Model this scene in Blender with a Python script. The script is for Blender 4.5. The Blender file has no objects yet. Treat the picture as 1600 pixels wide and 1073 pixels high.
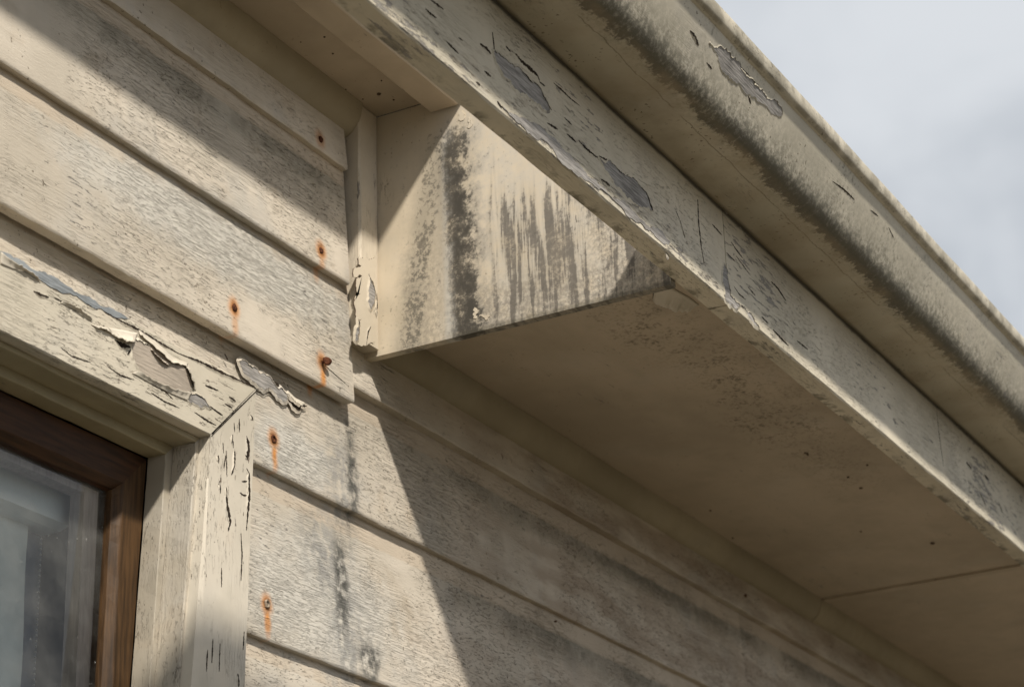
import bpy, bmesh, math, random
from mathutils import Vector, Matrix
random.seed(7)
scn = bpy.context.scene
COL = scn.collection
# ------------------------------------------------------------------ camera
CAM = Vector((-2.352903, -1.473722, -1.152474))
RX = Vector((0.482425, -0.875418, -0.030155))      # image right in the world
RD = Vector((0.325258, 0.210996, -0.921785))       # image down
RF = Vector((0.813310, 0.434884, 0.386527))        # view direction
FPX = 3556.84
cd = bpy.data.cameras.new('camera'); cam = bpy.data.objects.new('camera', cd); COL.objects.link(cam)
cd.sensor_width = 36; cd.lens = FPX*36/1600; cd.clip_start = .05; cd.clip_end = 2000
m = Matrix((RX, -RD, -RF)).transposed().to_4x4(); m.translation = CAM
cam.matrix_world = m; scn.camera = cam
cd.dof.use_dof = True; cd.dof.focus_distance = 2.75; cd.dof.aperture_fstop = 9
scn.render.resolution_x = 1024; scn.render.resolution_y = 686
scn.view_settings.view_transform = 'Standard'; scn.view_settings.look = 'None'
scn.view_settings.exposure = 0.1; scn.view_settings.gamma = 1
# ------------------------------------------------------------------ sun
SD = Vector((.88, 1.0, -1.33)).normalized()         # direction the sunlight travels
sd = bpy.data.lights.new('sun', 'SUN'); sun = bpy.data.objects.new('sun', sd); COL.objects.link(sun)
sd.energy = 4.8; sd.angle = math.radians(2.7); sd.color = (1, .93, .82)
sun.rotation_euler = SD.to_track_quat('-Z', 'Y').to_euler()

# ------------------------------------------------------------------ node helper
class G:
    """small expression builder on a node tree"""
    def __init__(s, nt): s.nt = nt
    def n(s, t): return s.nt.nodes.new(t)
    def put(s, sock, v):
        if isinstance(v, S): s.nt.links.new(v.o, sock)
        else: sock.default_value = v
    def m(s, op, a, b=0., c=0., clamp=False):
        k = s.n('ShaderNodeMath'); k.operation = op; k.use_clamp = clamp
        s.put(k.inputs[0], a); s.put(k.inputs[1], b); s.put(k.inputs[2], c); return S(s, k.outputs[0])
    def vm(s, op, a, b=(0, 0, 0)):
        k = s.n('ShaderNodeVectorMath'); k.operation = op
        s.put(k.inputs[0], a); s.put(k.inputs[1], b)
        return S(s, k.outputs['Value' if op in ('LENGTH', 'DISTANCE', 'DOT_PRODUCT') else 'Vector'])
    def obj(s): return S(s, s.n('ShaderNodeTexCoord').outputs['Object'])
    def uv(s): return S(s, s.n('ShaderNodeTexCoord').outputs['UV'])
    def rnd(s): return S(s, s.n('ShaderNodeObjectInfo').outputs['Random'])
    def sep(s, v):
        k = s.n('ShaderNodeSeparateXYZ'); s.put(k.inputs[0], v); return [S(s, o) for o in k.outputs]
    def comb(s, x, y, z):
        k = s.n('ShaderNodeCombineXYZ')
        for i, q in enumerate((x, y, z)): s.put(k.inputs[i], q)
        return S(s, k.outputs[0])
    def noise(s, v, sc=1., det=2., rough=.5, dist=0., col=False):
        k = s.n('ShaderNodeTexNoise'); s.put(k.inputs['Vector'], v)
        for a, b in (('Scale', sc), ('Detail', det), ('Roughness', rough), ('Distortion', dist)): k.inputs[a].default_value = b
        return S(s, k.outputs['Color' if col else 'Fac'])
    def vor(s, v, sc=1., feat='F1', out='Distance', rnd=1.):
        k = s.n('ShaderNodeTexVoronoi'); k.feature = feat; s.put(k.inputs['Vector'], v)
        k.inputs['Scale'].default_value = sc; k.inputs['Randomness'].default_value = rnd
        return S(s, k.outputs[out])
    def ss(s, x, a, b, lo=0., hi=1.):
        k = s.n('ShaderNodeMapRange'); k.interpolation_type = 'SMOOTHSTEP'
        s.put(k.inputs['Value'], x)
        if a > b: a, b, lo, hi = b, a, hi, lo
        for i, q in ((1, a), (2, b), (3, lo), (4, hi)): k.inputs[i].default_value = q
        return S(s, k.outputs[0])
    def mix(s, f, a, b, mode='MIX'):
        k = s.n('ShaderNodeMix'); k.data_type = 'RGBA'; k.blend_type = mode
        s.put(k.inputs[0], f)
        for i, q in ((6, a), (7, b)): s.put(k.inputs[i], q if isinstance(q, S) else (*q[:3], 1))
        return S(s, k.outputs[2])
    def bump(s, h, dist=.001, strength=1.):
        k = s.n('ShaderNodeBump'); k.inputs['Distance'].default_value = dist; k.inputs['Strength'].default_value = strength
        s.put(k.inputs['Height'], h); return S(s, k.outputs[0])
class S:
    def __init__(s, g, o): s.g = g; s.o = o
    def __add__(s, b): return s.g.m('ADD', s, b)
    __radd__ = __add__
    def __sub__(s, b): return s.g.m('SUBTRACT', s, b)
    def __rsub__(s, b): return s.g.m('SUBTRACT', b, s)
    def __mul__(s, b): return s.g.m('MULTIPLY', s, b)
    __rmul__ = __mul__
    def mx(s, b): return s.g.m('MAXIMUM', s, b)
    def mn(s, b): return s.g.m('MINIMUM', s, b)
    def ab(s): return s.g.m('ABSOLUTE', s)
    def cl(s): return s.g.m('ADD', s, 0., clamp=True)

def newmat(name):
    mt = bpy.data.materials.new(name); mt.use_nodes = True
    nt = mt.node_tree; nt.nodes.clear()
    o = nt.nodes.new('ShaderNodeOutputMaterial'); b = nt.nodes.new('ShaderNodeBsdfPrincipled')
    nt.links.new(b.outputs[0], o.inputs[0]); return mt, G(nt), b

# ------------------------------------------------------------------ world: broken cloud over a Nishita sky
w = bpy.data.worlds.new('World'); scn.world = w; w.use_nodes = True
nt = w.node_tree; nt.nodes.clear(); g = G(nt)
sky = nt.nodes.new('ShaderNodeTexSky'); sky.sky_type = 'NISHITA'; sky.sun_disc = False
sky.sun_elevation = math.asin(-SD.z); sky.sun_rotation = math.atan2(-SD.x, -SD.y)
dv = S(g, nt.nodes.new('ShaderNodeTexCoord').outputs['Generated'])
c1 = g.noise(g.vm('MULTIPLY', dv, (1, 1, 1.7)), 5.5, 4, .5, .4)
c2 = g.noise(g.vm('MULTIPLY', dv, (1, 1, 2)), 2.1, 2, .5)
cl = g.mix(g.ss(c1 * .6 + c2 * .4, .36, .62), (5.2, 5.6, 6.1), (7.9, 8.2, 8.55))
skc = g.mix(.94, S(g, sky.outputs[0]), cl)
bg = nt.nodes.new('ShaderNodeBackground'); g.put(bg.inputs[0], skc); bg.inputs[1].default_value = .088
wo = nt.nodes.new('ShaderNodeOutputWorld'); nt.links.new(bg.outputs[0], wo.inputs[0])

# ------------------------------------------------------------------ mesh helpers
NG = Vector((0, -.056, -.0235)).normalized()
def at(px, py, axis, v):
    """point of the plane axis=v that a point of the photograph shows"""
    r = RX*((px-800)/FPX) + RD*((py-536.5)/FPX) + RF
    if axis == 9:                                          # the leaning face of the gutter
        return CAM + r*((Vector((0, -.577, .160))-CAM).dot(NG)/r.dot(NG))
    return CAM + r*((v-CAM[axis])/r[axis])
def prop(o, label=None, cat=None, group=None, kind=None):
    for k, v in (('label', label), ('category', cat), ('group', group), ('kind', kind)):
        if v: o[k] = v
    return o
def thing(name, loc, label, cat, group=None):
    o = bpy.data.objects.new(name, None); o.empty_display_size = .05; COL.objects.link(o); o.location = loc
    return prop(o, label, cat, group)
def wloc(o):
    v = Vector(o.location)
    while o.parent: o = o.parent; v = v + Vector(o.location)
    return v
def link(name, me, mat, parent=None, label=None):
    o = bpy.data.objects.new(name, me); COL.objects.link(o)
    if mat: me.materials.append(mat)
    if parent: o.parent = parent; o.location = -wloc(parent)   # vertices stay in world metres
    if label: o['label'] = label
    return o
def mesh(name, vs, fs, mat, parent=None, smooth=False, uvs=None, label=None):
    me = bpy.data.meshes.new(name); me.from_pydata([tuple(v) for v in vs], [], fs); me.update()
    if uvs:
        ul = me.uv_layers.new(name='UVMap')
        for l in me.loops: ul.data[l.index].uv = uvs[l.vertex_index]
    if smooth:
        for p in me.polygons: p.use_smooth = True
        try: me.set_sharp_from_angle(angle=math.radians(40))
        except Exception: pass
    return link(name, me, mat, parent, label)
def nz(x, s=1., seed=0.):
    """smooth 1-D wobble, -1..1"""
    return (math.sin(x*s*1.0+seed*1.7)+.6*math.sin(x*s*2.3+seed*4.1)+.35*math.sin(x*s*5.1+seed*2.9)+.2*math.sin(x*s*11.7+seed))/2.15
def box(name, x0, x1, y0, y1, z0, z1, mat, parent=None, bev=.0015, label=None, wob=0, axis=0, seed=0, step=.025):
    """board with eased edges, cut along its length so that its edges can waver"""
    lo = (x0, y0, z0); hi = (x1, y1, z1)
    L = hi[axis]-lo[axis]; n = max(1, int(L/step)) if wob else 1
    a, b = [i for i in range(3) if i != axis]
    r = bev
    prof = [(lo[a]+r, lo[b]), (hi[a]-r, lo[b]), (hi[a], lo[b]+r), (hi[a], hi[b]-r), (hi[a]-r, hi[b]), (lo[a]+r, hi[b]), (lo[a], hi[b]-r), (lo[a], lo[b]+r)]
    vs = []; fs = []
    for i in range(n+1):
        t = lo[axis]+L*i/n
        for k, (p, q) in enumerate(prof):
            v = [0, 0, 0]; v[axis] = t
            v[a] = p + wob*nz(t, 23, seed+k*.37); v[b] = q + wob*nz(t, 31, seed+3+k*.31)
            vs.append(v)
    for i in range(n):
        for k in range(8):
            fs.append((i*8+k, i*8+(k+1) % 8, (i+1)*8+(k+1) % 8, (i+1)*8+k))
    fs.append(tuple(range(7, -1, -1))); fs.append(tuple(n*8+k for k in range(8)))
    o = mesh(name, vs, fs, mat, parent, label=label)
    bm = bmesh.new(); bm.from_mesh(o.data); bmesh.ops.recalc_face_normals(bm, faces=bm.faces); bm.to_mesh(o.data); bm.free()
    return o
def sweep(name, prof, x0, x1, mat, parent=None, step=.03, wob=0., seed=0, label=None, smooth=True, closed=False):
    """profile of (y, z) drawn out along x"""
    n = max(1, int((x1-x0)/step)); k = len(prof); vs = []; fs = []
    for i in range(n+1):
        x = x0+(x1-x0)*i/n
        for j, (y, z) in enumerate(prof): vs.append((x, y+wob*nz(x, 9, seed), z+wob*nz(x, 7, seed+5)))
    for i in range(n):
        for j in range(k if closed else k-1):
            fs.append((i*k+j, i*k+(j+1) % k, (i+1)*k+(j+1) % k, (i+1)*k+j))
    if closed: fs.append(tuple(range(k))); fs.append(tuple(n*k+j for j in range(k-1, -1, -1)))
    return mesh(name, vs, fs, mat, parent, smooth=smooth, label=label)

def ragged(pts, amp, step=.004):
    out = []
    for i in range(len(pts)):
        a, b = pts[i], pts[(i+1) % len(pts)]; n = max(1, int((b-a).length/step))
        for j in range(n):
            p = a.lerp(b, j/n)
            out.append(p + Vector([random.uniform(-amp, amp) for _ in range(3)]) + Vector([.9*amp*nz(len(out)*.45, 1, q) for q in (1, 2, 3)]))
    return out
def fractal(pts, nrm, rough=.22, tiny=.0013):
    out = [p.copy() for p in pts]; nrm = Vector(nrm).normalized()
    while True:
        new = []; big = False
        for i in range(len(out)):
            a, b = out[i], out[(i+1) % len(out)]; L = (b-a).length; new.append(a)
            if L > tiny*2:
                big = True; t = (b-a).normalized().cross(nrm)
                new.append(a.lerp(b, random.uniform(.35, .65)) + t*L*random.uniform(-rough, rough))
        out = new
        if not big or len(out) > 900: return out
def patch(name, pts, nrm, off, mat, parent, amp=.0007, label=None, step=.0022):
    """thin ragged scab, bare spot, split or painted shadow shape lying on a surface"""
    nrm = Vector(nrm).normalized(); q = []
    c = sum(pts, Vector())/len(pts)
    for p in ragged(pts, amp, step):
        p = p - nrm*((p-c).dot(nrm)) if True else p
        q.append(p + nrm*off)
    k = len(q); vs = q + [p - nrm*(off+.0002) for p in q]
    fs = [tuple(range(k))] + [(i, i+k, (i+1) % k+k, (i+1) % k) for i in range(k)]
    o = mesh(name, vs, fs, mat, parent, label=label)
    bm = bmesh.new(); bm.from_mesh(o.data)
    bmesh.ops.recalc_face_normals(bm, faces=bm.faces)
    bmesh.ops.triangulate(bm, faces=[f for f in bm.faces if len(f.verts) > 4], ngon_method='EAR_CLIP')
    bm.to_mesh(o.data); bm.free(); return o
def resample(pts, n):
    d = [0]
    for a, b in zip(pts, pts[1:]): d.append(d[-1]+(b-a).length)
    out = []
    for i in range(n):
        t = d[-1]*i/(n-1); j = 0
        while j < len(d)-2 and d[j+1] < t: j += 1
        u = (t-d[j])/max(1e-9, d[j+1]-d[j]); out.append(pts[j].lerp(pts[j+1], min(1, u)))
    return out
def curl(name, root, free, nrm, lift, mat, parent, n=26, m=7, back=.35, jag=.001, base=.0006, label=None):
    """flake of paint still held along `root`, its `free` edge lifted and rolled back"""
    nrm = Vector(nrm).normalized(); A = resample(root, n); B = resample(free, n); vs = []; fs = []
    for i in range(n):
        l = lift*(.25+.75*math.sin(math.pi*min(1, max(0, i/(n-1))))**.6)*(1+.25*nz(i, .7, lift*1000))
        b = B[i] + Vector([random.uniform(-jag, jag) for _ in range(3)])
        for j in range(m):
            t = j/(m-1); tt = t*(1-back*t)
            vs.append(A[i].lerp(b, tt) + nrm*(base+l*t**1.7))
    for i in range(n-1):
        for j in range(m-1): fs.append((i*m+j, (i+1)*m+j, (i+1)*m+j+1, i*m+j+1))
    o = mesh(name, vs, fs, mat, parent, smooth=True, label=label)
    s = o.modifiers.new('thick', 'SOLIDIFY'); s.thickness = .0005; s.offset = 0
    return o

# ------------------------------------------------------------------ materials
CREAM = (.56, .50, .395)
WOODG = (.27, .25, .225)
DARKB = (.045, .032, .022)
def blob(g, P, c, r, nd=None, amp=.6):
    """soft ragged spot, 1 in its middle"""
    d = g.vm('LENGTH', g.vm('MULTIPLY', g.vm('SUBTRACT', P, c), tuple(1/q for q in r)))
    if nd is not None: d = d + (nd-.5)*amp*2
    return g.ss(d, 1.15, .45)
def soft(g, P, c, r, nd=None, amp=.6):
    d = g.vm('LENGTH', g.vm('MULTIPLY', g.vm('SUBTRACT', P, c), tuple(1/q for q in r)))
    if nd is not None: d = d + (nd-.5)*amp*2
    return g.ss(d, 1.25, .15)
def paint(name, grain=0, base=CREAM, crack=.5, crackscale=1., chips=.0, specks=.3, mottle=.5, grime=.25, grit=.5, rough=.62, board=False, extra=None, wood=WOODG, bmp=1.0, patchy=True):
    """old oil paint over timber, cracked along the grain"""
    mt, g, b = newmat(name); P = g.obj(); R = g.rnd()
    off = g.comb(R*7., R*3., R*5.)
    Q = g.vm('ADD', P, off)
    st = [11., 11., 11.]; st[grain] = 2.1
    W = g.noise(Q, 22., 2, .5, col=True)
    Qw = g.vm('ADD', Q, g.vm('MULTIPLY', g.vm('SUBTRACT', W, (.5, .5, .5)), (.005, .005, .005)))
    A = g.vm('MULTIPLY', Qw, tuple(st))                       # stretched along the grain
    big = g.noise(Q, 3.2, 4, .6); mid = g.noise(Q, 14., 4, .6)
    fine = g.noise(A, 46., 4, .62)
    col = g.mix(g.ss(big*.6+mid*.4, .36, .64), tuple(q*.84 for q in base), tuple(min(1, q*k) for q, k in zip(base, (1.1, 1.1, 1.12))))
    col = g.mix(g.ss(g.noise(Q, 6.5, 4, .65), .5, .72)*mottle, col, (.50, .47, .42))        # chalky greyed paint
    col = g.mix(g.ss(mid, .55, .75)*mottle*.5, col, (.47, .37, .26))                        # yellowed
    # hair cracks
    n1 = g.noise(A, 27.*crackscale, 3, .6); n2 = g.noise(A, 11.*crackscale, 3, .6)
    msk = g.ss(g.noise(Q, 4.2, 4, .6), .60-.3*crack, .74-.3*crack)
    brk = g.ss(g.noise(g.vm('ADD', A, (3.1, 7.7, 1.3)), 30.*crackscale, 2, .5), .47, .57)
    l1 = g.ss((n1-.5).ab(), .020, .005); l2 = g.ss((n2-.5).ab(), .010, .003)*g.ss(n1, .5, .58)
    ck = ((l1*brk*msk).mx(l2*g.ss(g.noise(Q, 9., 2, .5), .5, .6)*crack)).cl()
    vary = g.ss(g.noise(Q, 3.7, 3, .6), .38, .62, .3, 1.2)
    relief = (fine*.28*grit + g.noise(Q, 420., 2, .6)*.12*grit)*vary + g.noise(g.vm('MULTIPLY', A, (.35, .35, .35)), 17., 3, .6)*.25
    # chips through to the timber
    cn = g.noise(A, 17.*crackscale, 6, .68)
    reg = g.noise(g.vm('ADD', Q, (5, 2, 8)), 4., 3, .6)
    cv = cn + reg*.45
    env = {'g': g, 'P': P, 'Q': Q, 'A': A, 'mid': mid, 'big': big, 'fine': fine, 'cn': cn, 'b': b, 'ck': ck}
    if extra: env['chips'] = chips
    pre = extra(env, 'pre') if extra else None
    if pre is not None: cv = cv + pre
    thr = .93-.2*chips
    chip = g.ss(cv, thr, thr+.006); rim = g.ss(cv, thr-.014, thr)*(1-chip)
    woodc = g.mix(g.noise(A, 60., 3, .6), tuple(q*.6 for q in wood), tuple(q*1.5 for q in wood))
    # grit and fly specks
    sp = g.ss(g.noise(Q, 170., 2, .5), .70-.07*specks, .74-.07*specks)*g.ss(g.noise(Q, 11., 3, .6), .45, .62)
    gm = g.ss(g.noise(A, 1.3, 5, .65)*.5+mid*.5, .48, .7)*grime
    col = g.mix(gm, col, (.23, .20, .145))
    col = g.mix(sp*.8*min(1, specks*2), col, (.10, .075, .05))
    col = g.mix((ck*.6).cl(), col, (.10, .075, .05))
    if extra:
        r2 = extra(env, 'col', col)
        if r2 is not None: col = r2
    col = g.mix((rim*.75).cl(), col, DARKB)
    col = g.mix(chip, col, woodc)
    g.put(b.inputs['Base Color'], col)
    b.inputs['Roughness'].default_value = rough
    b.inputs['Specular IOR Level'].default_value = .28
    gl_ = g.ss((g.noise(g.vm('MULTIPLY', Qw, tuple(.8 if i == grain else 24. for i in range(3))), 12., 3, .6)-.5).ab(), .05, .0)*g.ss(g.noise(Q, 5.5, 3, .6), .42, .62)*min(1., crack*1.5)
    h = relief - gl_*.55 - ck*.9 - chip*1.4 + rim*.3
    if extra:
        hh = extra(env, 'bump')
        if hh is not None: h = h + hh
    g.put(b.inputs['Normal'], g.bump(h, .0011*bmp, .9))
    return mt

# rusted nails on the boards: point on the wall, size
NAILS = [((501, 392), -.0073), ((501, 218), -.0075), ((366, 481), -.0065), ((503, 566), -.0065), ((427, 686), .0068), ((417, 943), .0065)]
NP = [at(*p, 1, v) for p, v in NAILS]
def board_extra(e, stage, col=None):
    g = e['g']; P = e['P']
    if 'u' not in e:
        e['u'], e['v'], _ = g.sep(g.uv()); e['x'], e['y'], e['z'] = g.sep(P)
        e['n6'] = g.noise(P, 26., 4, .65); e['n7'] = g.noise(P, 70., 3, .6)
    v = e['v']; x = e['x']; z = e['z']
    if stage == 'pre':
        return None
    if stage == 'col':
        # mildew line under each lap, with a clean protected band above it
        vv = v + (e['n6']-.5)*.16
        dirt = g.ss(vv, .58, .82)*g.ss(vv, .90, .85)
        st = g.ss(g.noise(P, 6.5, 4, .6), .25, .60, .25, 1.)*g.ss(e['n7'], .2, .6, .6, 1.)
        where = (g.ss(z, .12, .17)*.75).mx(g.ss(x, .05, .45)*.85).mx(.10)
        col = g.mix((dirt*st*where*.85).cl(), col, (.105, .10, .07))
        col = g.mix((g.ss(v+(e['n6']-.5)*.03, .845, .865)*.55).cl(), col, (.50, .41, .31))
        # broad brown mottling, stronger to the right and low on each board
        lowv = g.ss(g.noise(g.vm('MULTIPLY', P, (2., 1., 9.)), 3., 4, .6), .38, .62)*g.ss(x, .0, .5)*g.ss(v, 1., .35)
        col = g.mix((lowv*.55).cl(), col, (.30, .22, .155))
        # chalk-white alligatored area
        wh = blob(g, P, (-.33, 0, .03), (.36, 9, .055), e['n6'], .5).mx(blob(g, P, (-.17, 0, -.19), (.10, 9, .05), e['n6'], .5)).mx(blob(g, P, (-.1, 0, -.36), (.2, 9, .10), e['n6'], .6)*.8)
        col = g.mix((wh*.75).cl(), col, (.63, .61, .56))
        al = g.ss(g.noise(g.vm('MULTIPLY', e['A'], (.50, 1, 1)), 44., 4, .72), .51, .58)
        e['al'] = al*wh
        col = g.mix((e['al']*.34).cl(), col, (.31, .285, .245))
        # grey water stains hanging below the box corner
        s1 = soft(g, P, (-.055, 0, -.19), (.055, 9, .095), e['n6'], .9)
        s2 = soft(g, P, (-.085, 0, -.295), (.055, 9, .08), e['n6'], .9)
        s3 = soft(g, P, (-.04, 0, -.385), (.055, 9, .10), e['n6'], .9)
        s4 = soft(g, P, (-.028, 0, -.17), (.016, 9, .09), e['n6'], .9)
        s5 = soft(g, P, (-.05, 0, -.315), (.020, 9, .09), e['n6'], .9)
        s6 = soft(g, P, (.005, 0, -.412), (.035, 9, .035), e['n6'], 1.)
        col = g.mix((s1.mx(s2).mx(s3)*g.ss(e['n7'], .28, .62)*g.ss(e['n6'], .3, .6, .5, 1.)*.85).cl(), col, (.25, .25, .245))
        col = g.mix((s4.mx(s5).mx(s6)*g.ss(e['n7'], .30, .60)*.9).cl(), col, (.07, .07, .062))
        # rust round each nail with a run below it
        rc = None; rd = None
        for i, p in enumerate(NP):
            k = .55 if i == 1 else 1.
            a = soft(g, P, tuple(p), (.0140, .2, .0165), e['n7'], .3)*k
            r = soft(g, P, (p.x+.001, p.y, p.z-.020), (.0080, .2, .025), e['n7'], .5)*(.0 if i == 1 else .95 if i > 2 else .5)
            d = soft(g, P, tuple(p), (.0090, .2, .0105), e['n7'], .35)*k
            rc = a.mx(r) if rc is None else rc.mx(a.mx(r)); rd = d if rd is None else rd.mx(d)
        col = g.mix((rc*g.ss(e['n7'], .15, .6, .7, 1.)).cl(), col, (.66, .27, .06))
        col = g.mix((rd*.75).cl(), col, (.09, .03, .012))
        return col
    if stage == 'bump':
        return e['al']*-.4
BOARD = paint('weathered_board_paint', 0, (.59, .53, .44), crack=.52, crackscale=1.15, chips=.0, specks=.5, mottle=.75, grime=.35, grit=1.1, extra=board_extra, bmp=1.25)

def fascia_extra(e, stage, col=None):
    g = e['g']; P = e['P']
    if 'x' not in e: e['x'], e['y'], e['z'] = g.sep(P); e['n6'] = g.noise(P, 26., 4, .65)
    x, y, z = e['x'], e['y'], e['z']
    if stage == 'pre':
        low = g.ss(z, .065, .0)*g.ss(x, .22, -.05)*g.ss(y, -.469, -.4705)
        j = blob(g, P, (.17, -.47, .085), (.13, .1, .07), e['n6'], .4)*.8
        k = blob(g, P, (1.22, -.47, .07), (.14, .1, .10), e['n6'], .4)*.9
        t = blob(g, P, (-.15, -.47, .07), (.30, .1, .06), e['n6'], .5)*.5
        und = g.ss(y, -.468, -.460)*g.ss(g.noise(P, 8., 3, .6), .45, .65)*.8
        return (low.mx(j*.45).mx(k*.85).mx(t*.8).mx(und*.6))*.135
    if stage == 'col':
        col = g.mix((g.ss(z, .09, .01)*g.ss(x, .25, -.1)*g.ss(e['cn'], .50, .62)*g.ss(y, -.469, -.4705)*.5).cl(), col, (.20, .15, .10))
        col = g.mix((g.ss(y, -.462, -.446)*g.ss(e['n6'], .48, .62)*.7).cl(), col, (.09, .08, .05))
        col = g.mix((g.ss(z, .09, .135)*g.ss(e['mid'], .3, .7)*.35).cl(), col, (.16, .14, .09))
        return g.mix((g.ss(z + (e['n6']-.5)*.006, .126, .132)*.85).cl(), col, (.03, .025, .018))  # shadow line of the gutter joint put into the colour
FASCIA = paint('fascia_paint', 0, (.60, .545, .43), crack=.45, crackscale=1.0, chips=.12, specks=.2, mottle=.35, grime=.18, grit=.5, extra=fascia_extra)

def gutter_extra(e, stage, col=None):
    g = e['g']; P = e['P']
    if 'x' not in e:
        e['x'], e['y'], e['z'] = g.sep(P); e['n6'] = g.noise(P, 26., 4, .65)
        e['h'] = g.noise(g.vm('MULTIPLY', P, (150, 26, 26)), 1., 4, .7)      # hairy, runs across the length
    x, y, z = e['x'], e['y'], e['z']
    if stage == 'pre': return g.ss(z, .155, .175)*-.02
    if stage == 'col':
        s = (y*-1.)*.75 + z*.66                                       # distance up the roll
        pt = g.noise(P, 9., 3, .6); q7 = g.noise(P, 130., 4, .75)
        zz = s + (e['h']-.5)*.008 + (e['n6']-.5)*.026 + (q7-.5)*.012 + (pt-.5)*.016
        pr = g.ss(zz, .494, .507)*g.ss(zz, .560, .506)*g.ss(g.noise(P, 4., 3, .6), .25, .55, .7, 1.)
        m1 = g.ss(pr*1.15 + (g.ss(q7, .3, .7)-.5)*.6 + (e['h']-.5)*.6, .20, 1.15)
        col = g.mix((m1*.95).cl(), col, (.045, .043, .032))
        m2 = g.ss(zz, .480, .51)*g.ss(zz, .60, .52)*.6*g.ss(q7, .3, .6)
        col = g.mix(m2.cl(), col, (.17, .155, .11))
        col = g.mix((g.ss(y, -.478, -.470)*.85).cl(), col, (.03, .025, .018))  # same joint shadow painted along the gutter's back edge
        cr = g.ss((y + .532 + (e['n6']-.5)*.012).ab(), .0013, .0003)*g.ss(g.noise(P, 14., 2, .5), .38, .5)*g.ss(z, .138, .136)
        col = g.mix((cr*.6).cl(), col, (.12, .10, .06))
        un = g.ss(z, .139, .1355)
        col = g.mix((un*g.ss(e['mid'], .3, .7)*.55).cl(), col, (.33, .265, .175))
        fs_ = g.ss(q7, .52, .62)*g.ss(g.noise(P, 7., 4, .65), .48, .64)*g.ss(z, .15, .17)
        col = g.mix((fs_*.65).cl(), col, (.16, .145, .105))
        lip = g.ss(y, -.6022, -.604)*g.ss(e['n6'], .38, .62)
        return g.mix((lip*.55).cl(), col, (.14, .12, .08))
GUTTER = paint('gutter_paint', 0, (.60, .55, .44), crack=.2, crackscale=.9, chips=.0, specks=.8, mottle=.35, grime=.2, grit=.35, rough=.55, extra=gutter_extra, bmp=.6)

def soffit_extra(e, stage, col=None):
    g = e['g']; P = e['P']
    if 'x' not in e: e['x'], e['y'], e['z'] = g.sep(P); e['n6'] = g.noise(P, 30., 4, .65)
    if stage == 'pre': return None
    if stage == 'col':
        d = g.ss(e['y'] + e['x']*-.02 + (g.noise(P, 7., 4, .6)-.5)*.28, -.22, -.33)*g.ss(e['y'], -.44, -.30)*g.ss(e['x'], 1.25, .6)*g.ss(e['z'], .2, .1)
        d = d*g.ss(g.noise(P, 170., 4, .7), .47, .62)*g.ss(g.noise(P, 34., 4, .7), .40, .60)
        return g.mix((d*.85).cl(), col, (.085, .07, .04))
SOFFIT = paint('soffit_paint', 0, (.45, .375, .28), crack=.02, crackscale=.6, chips=-.1, specks=.35, mottle=.15, grime=.3, grit=.25, extra=soffit_extra, bmp=.4)
MOULD = paint('cornice_paint', 0, (.36, .31, .215), crack=.05, chips=-.1, specks=.2, mottle=.1, grime=.45, grit=.2, bmp=.4)

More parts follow.
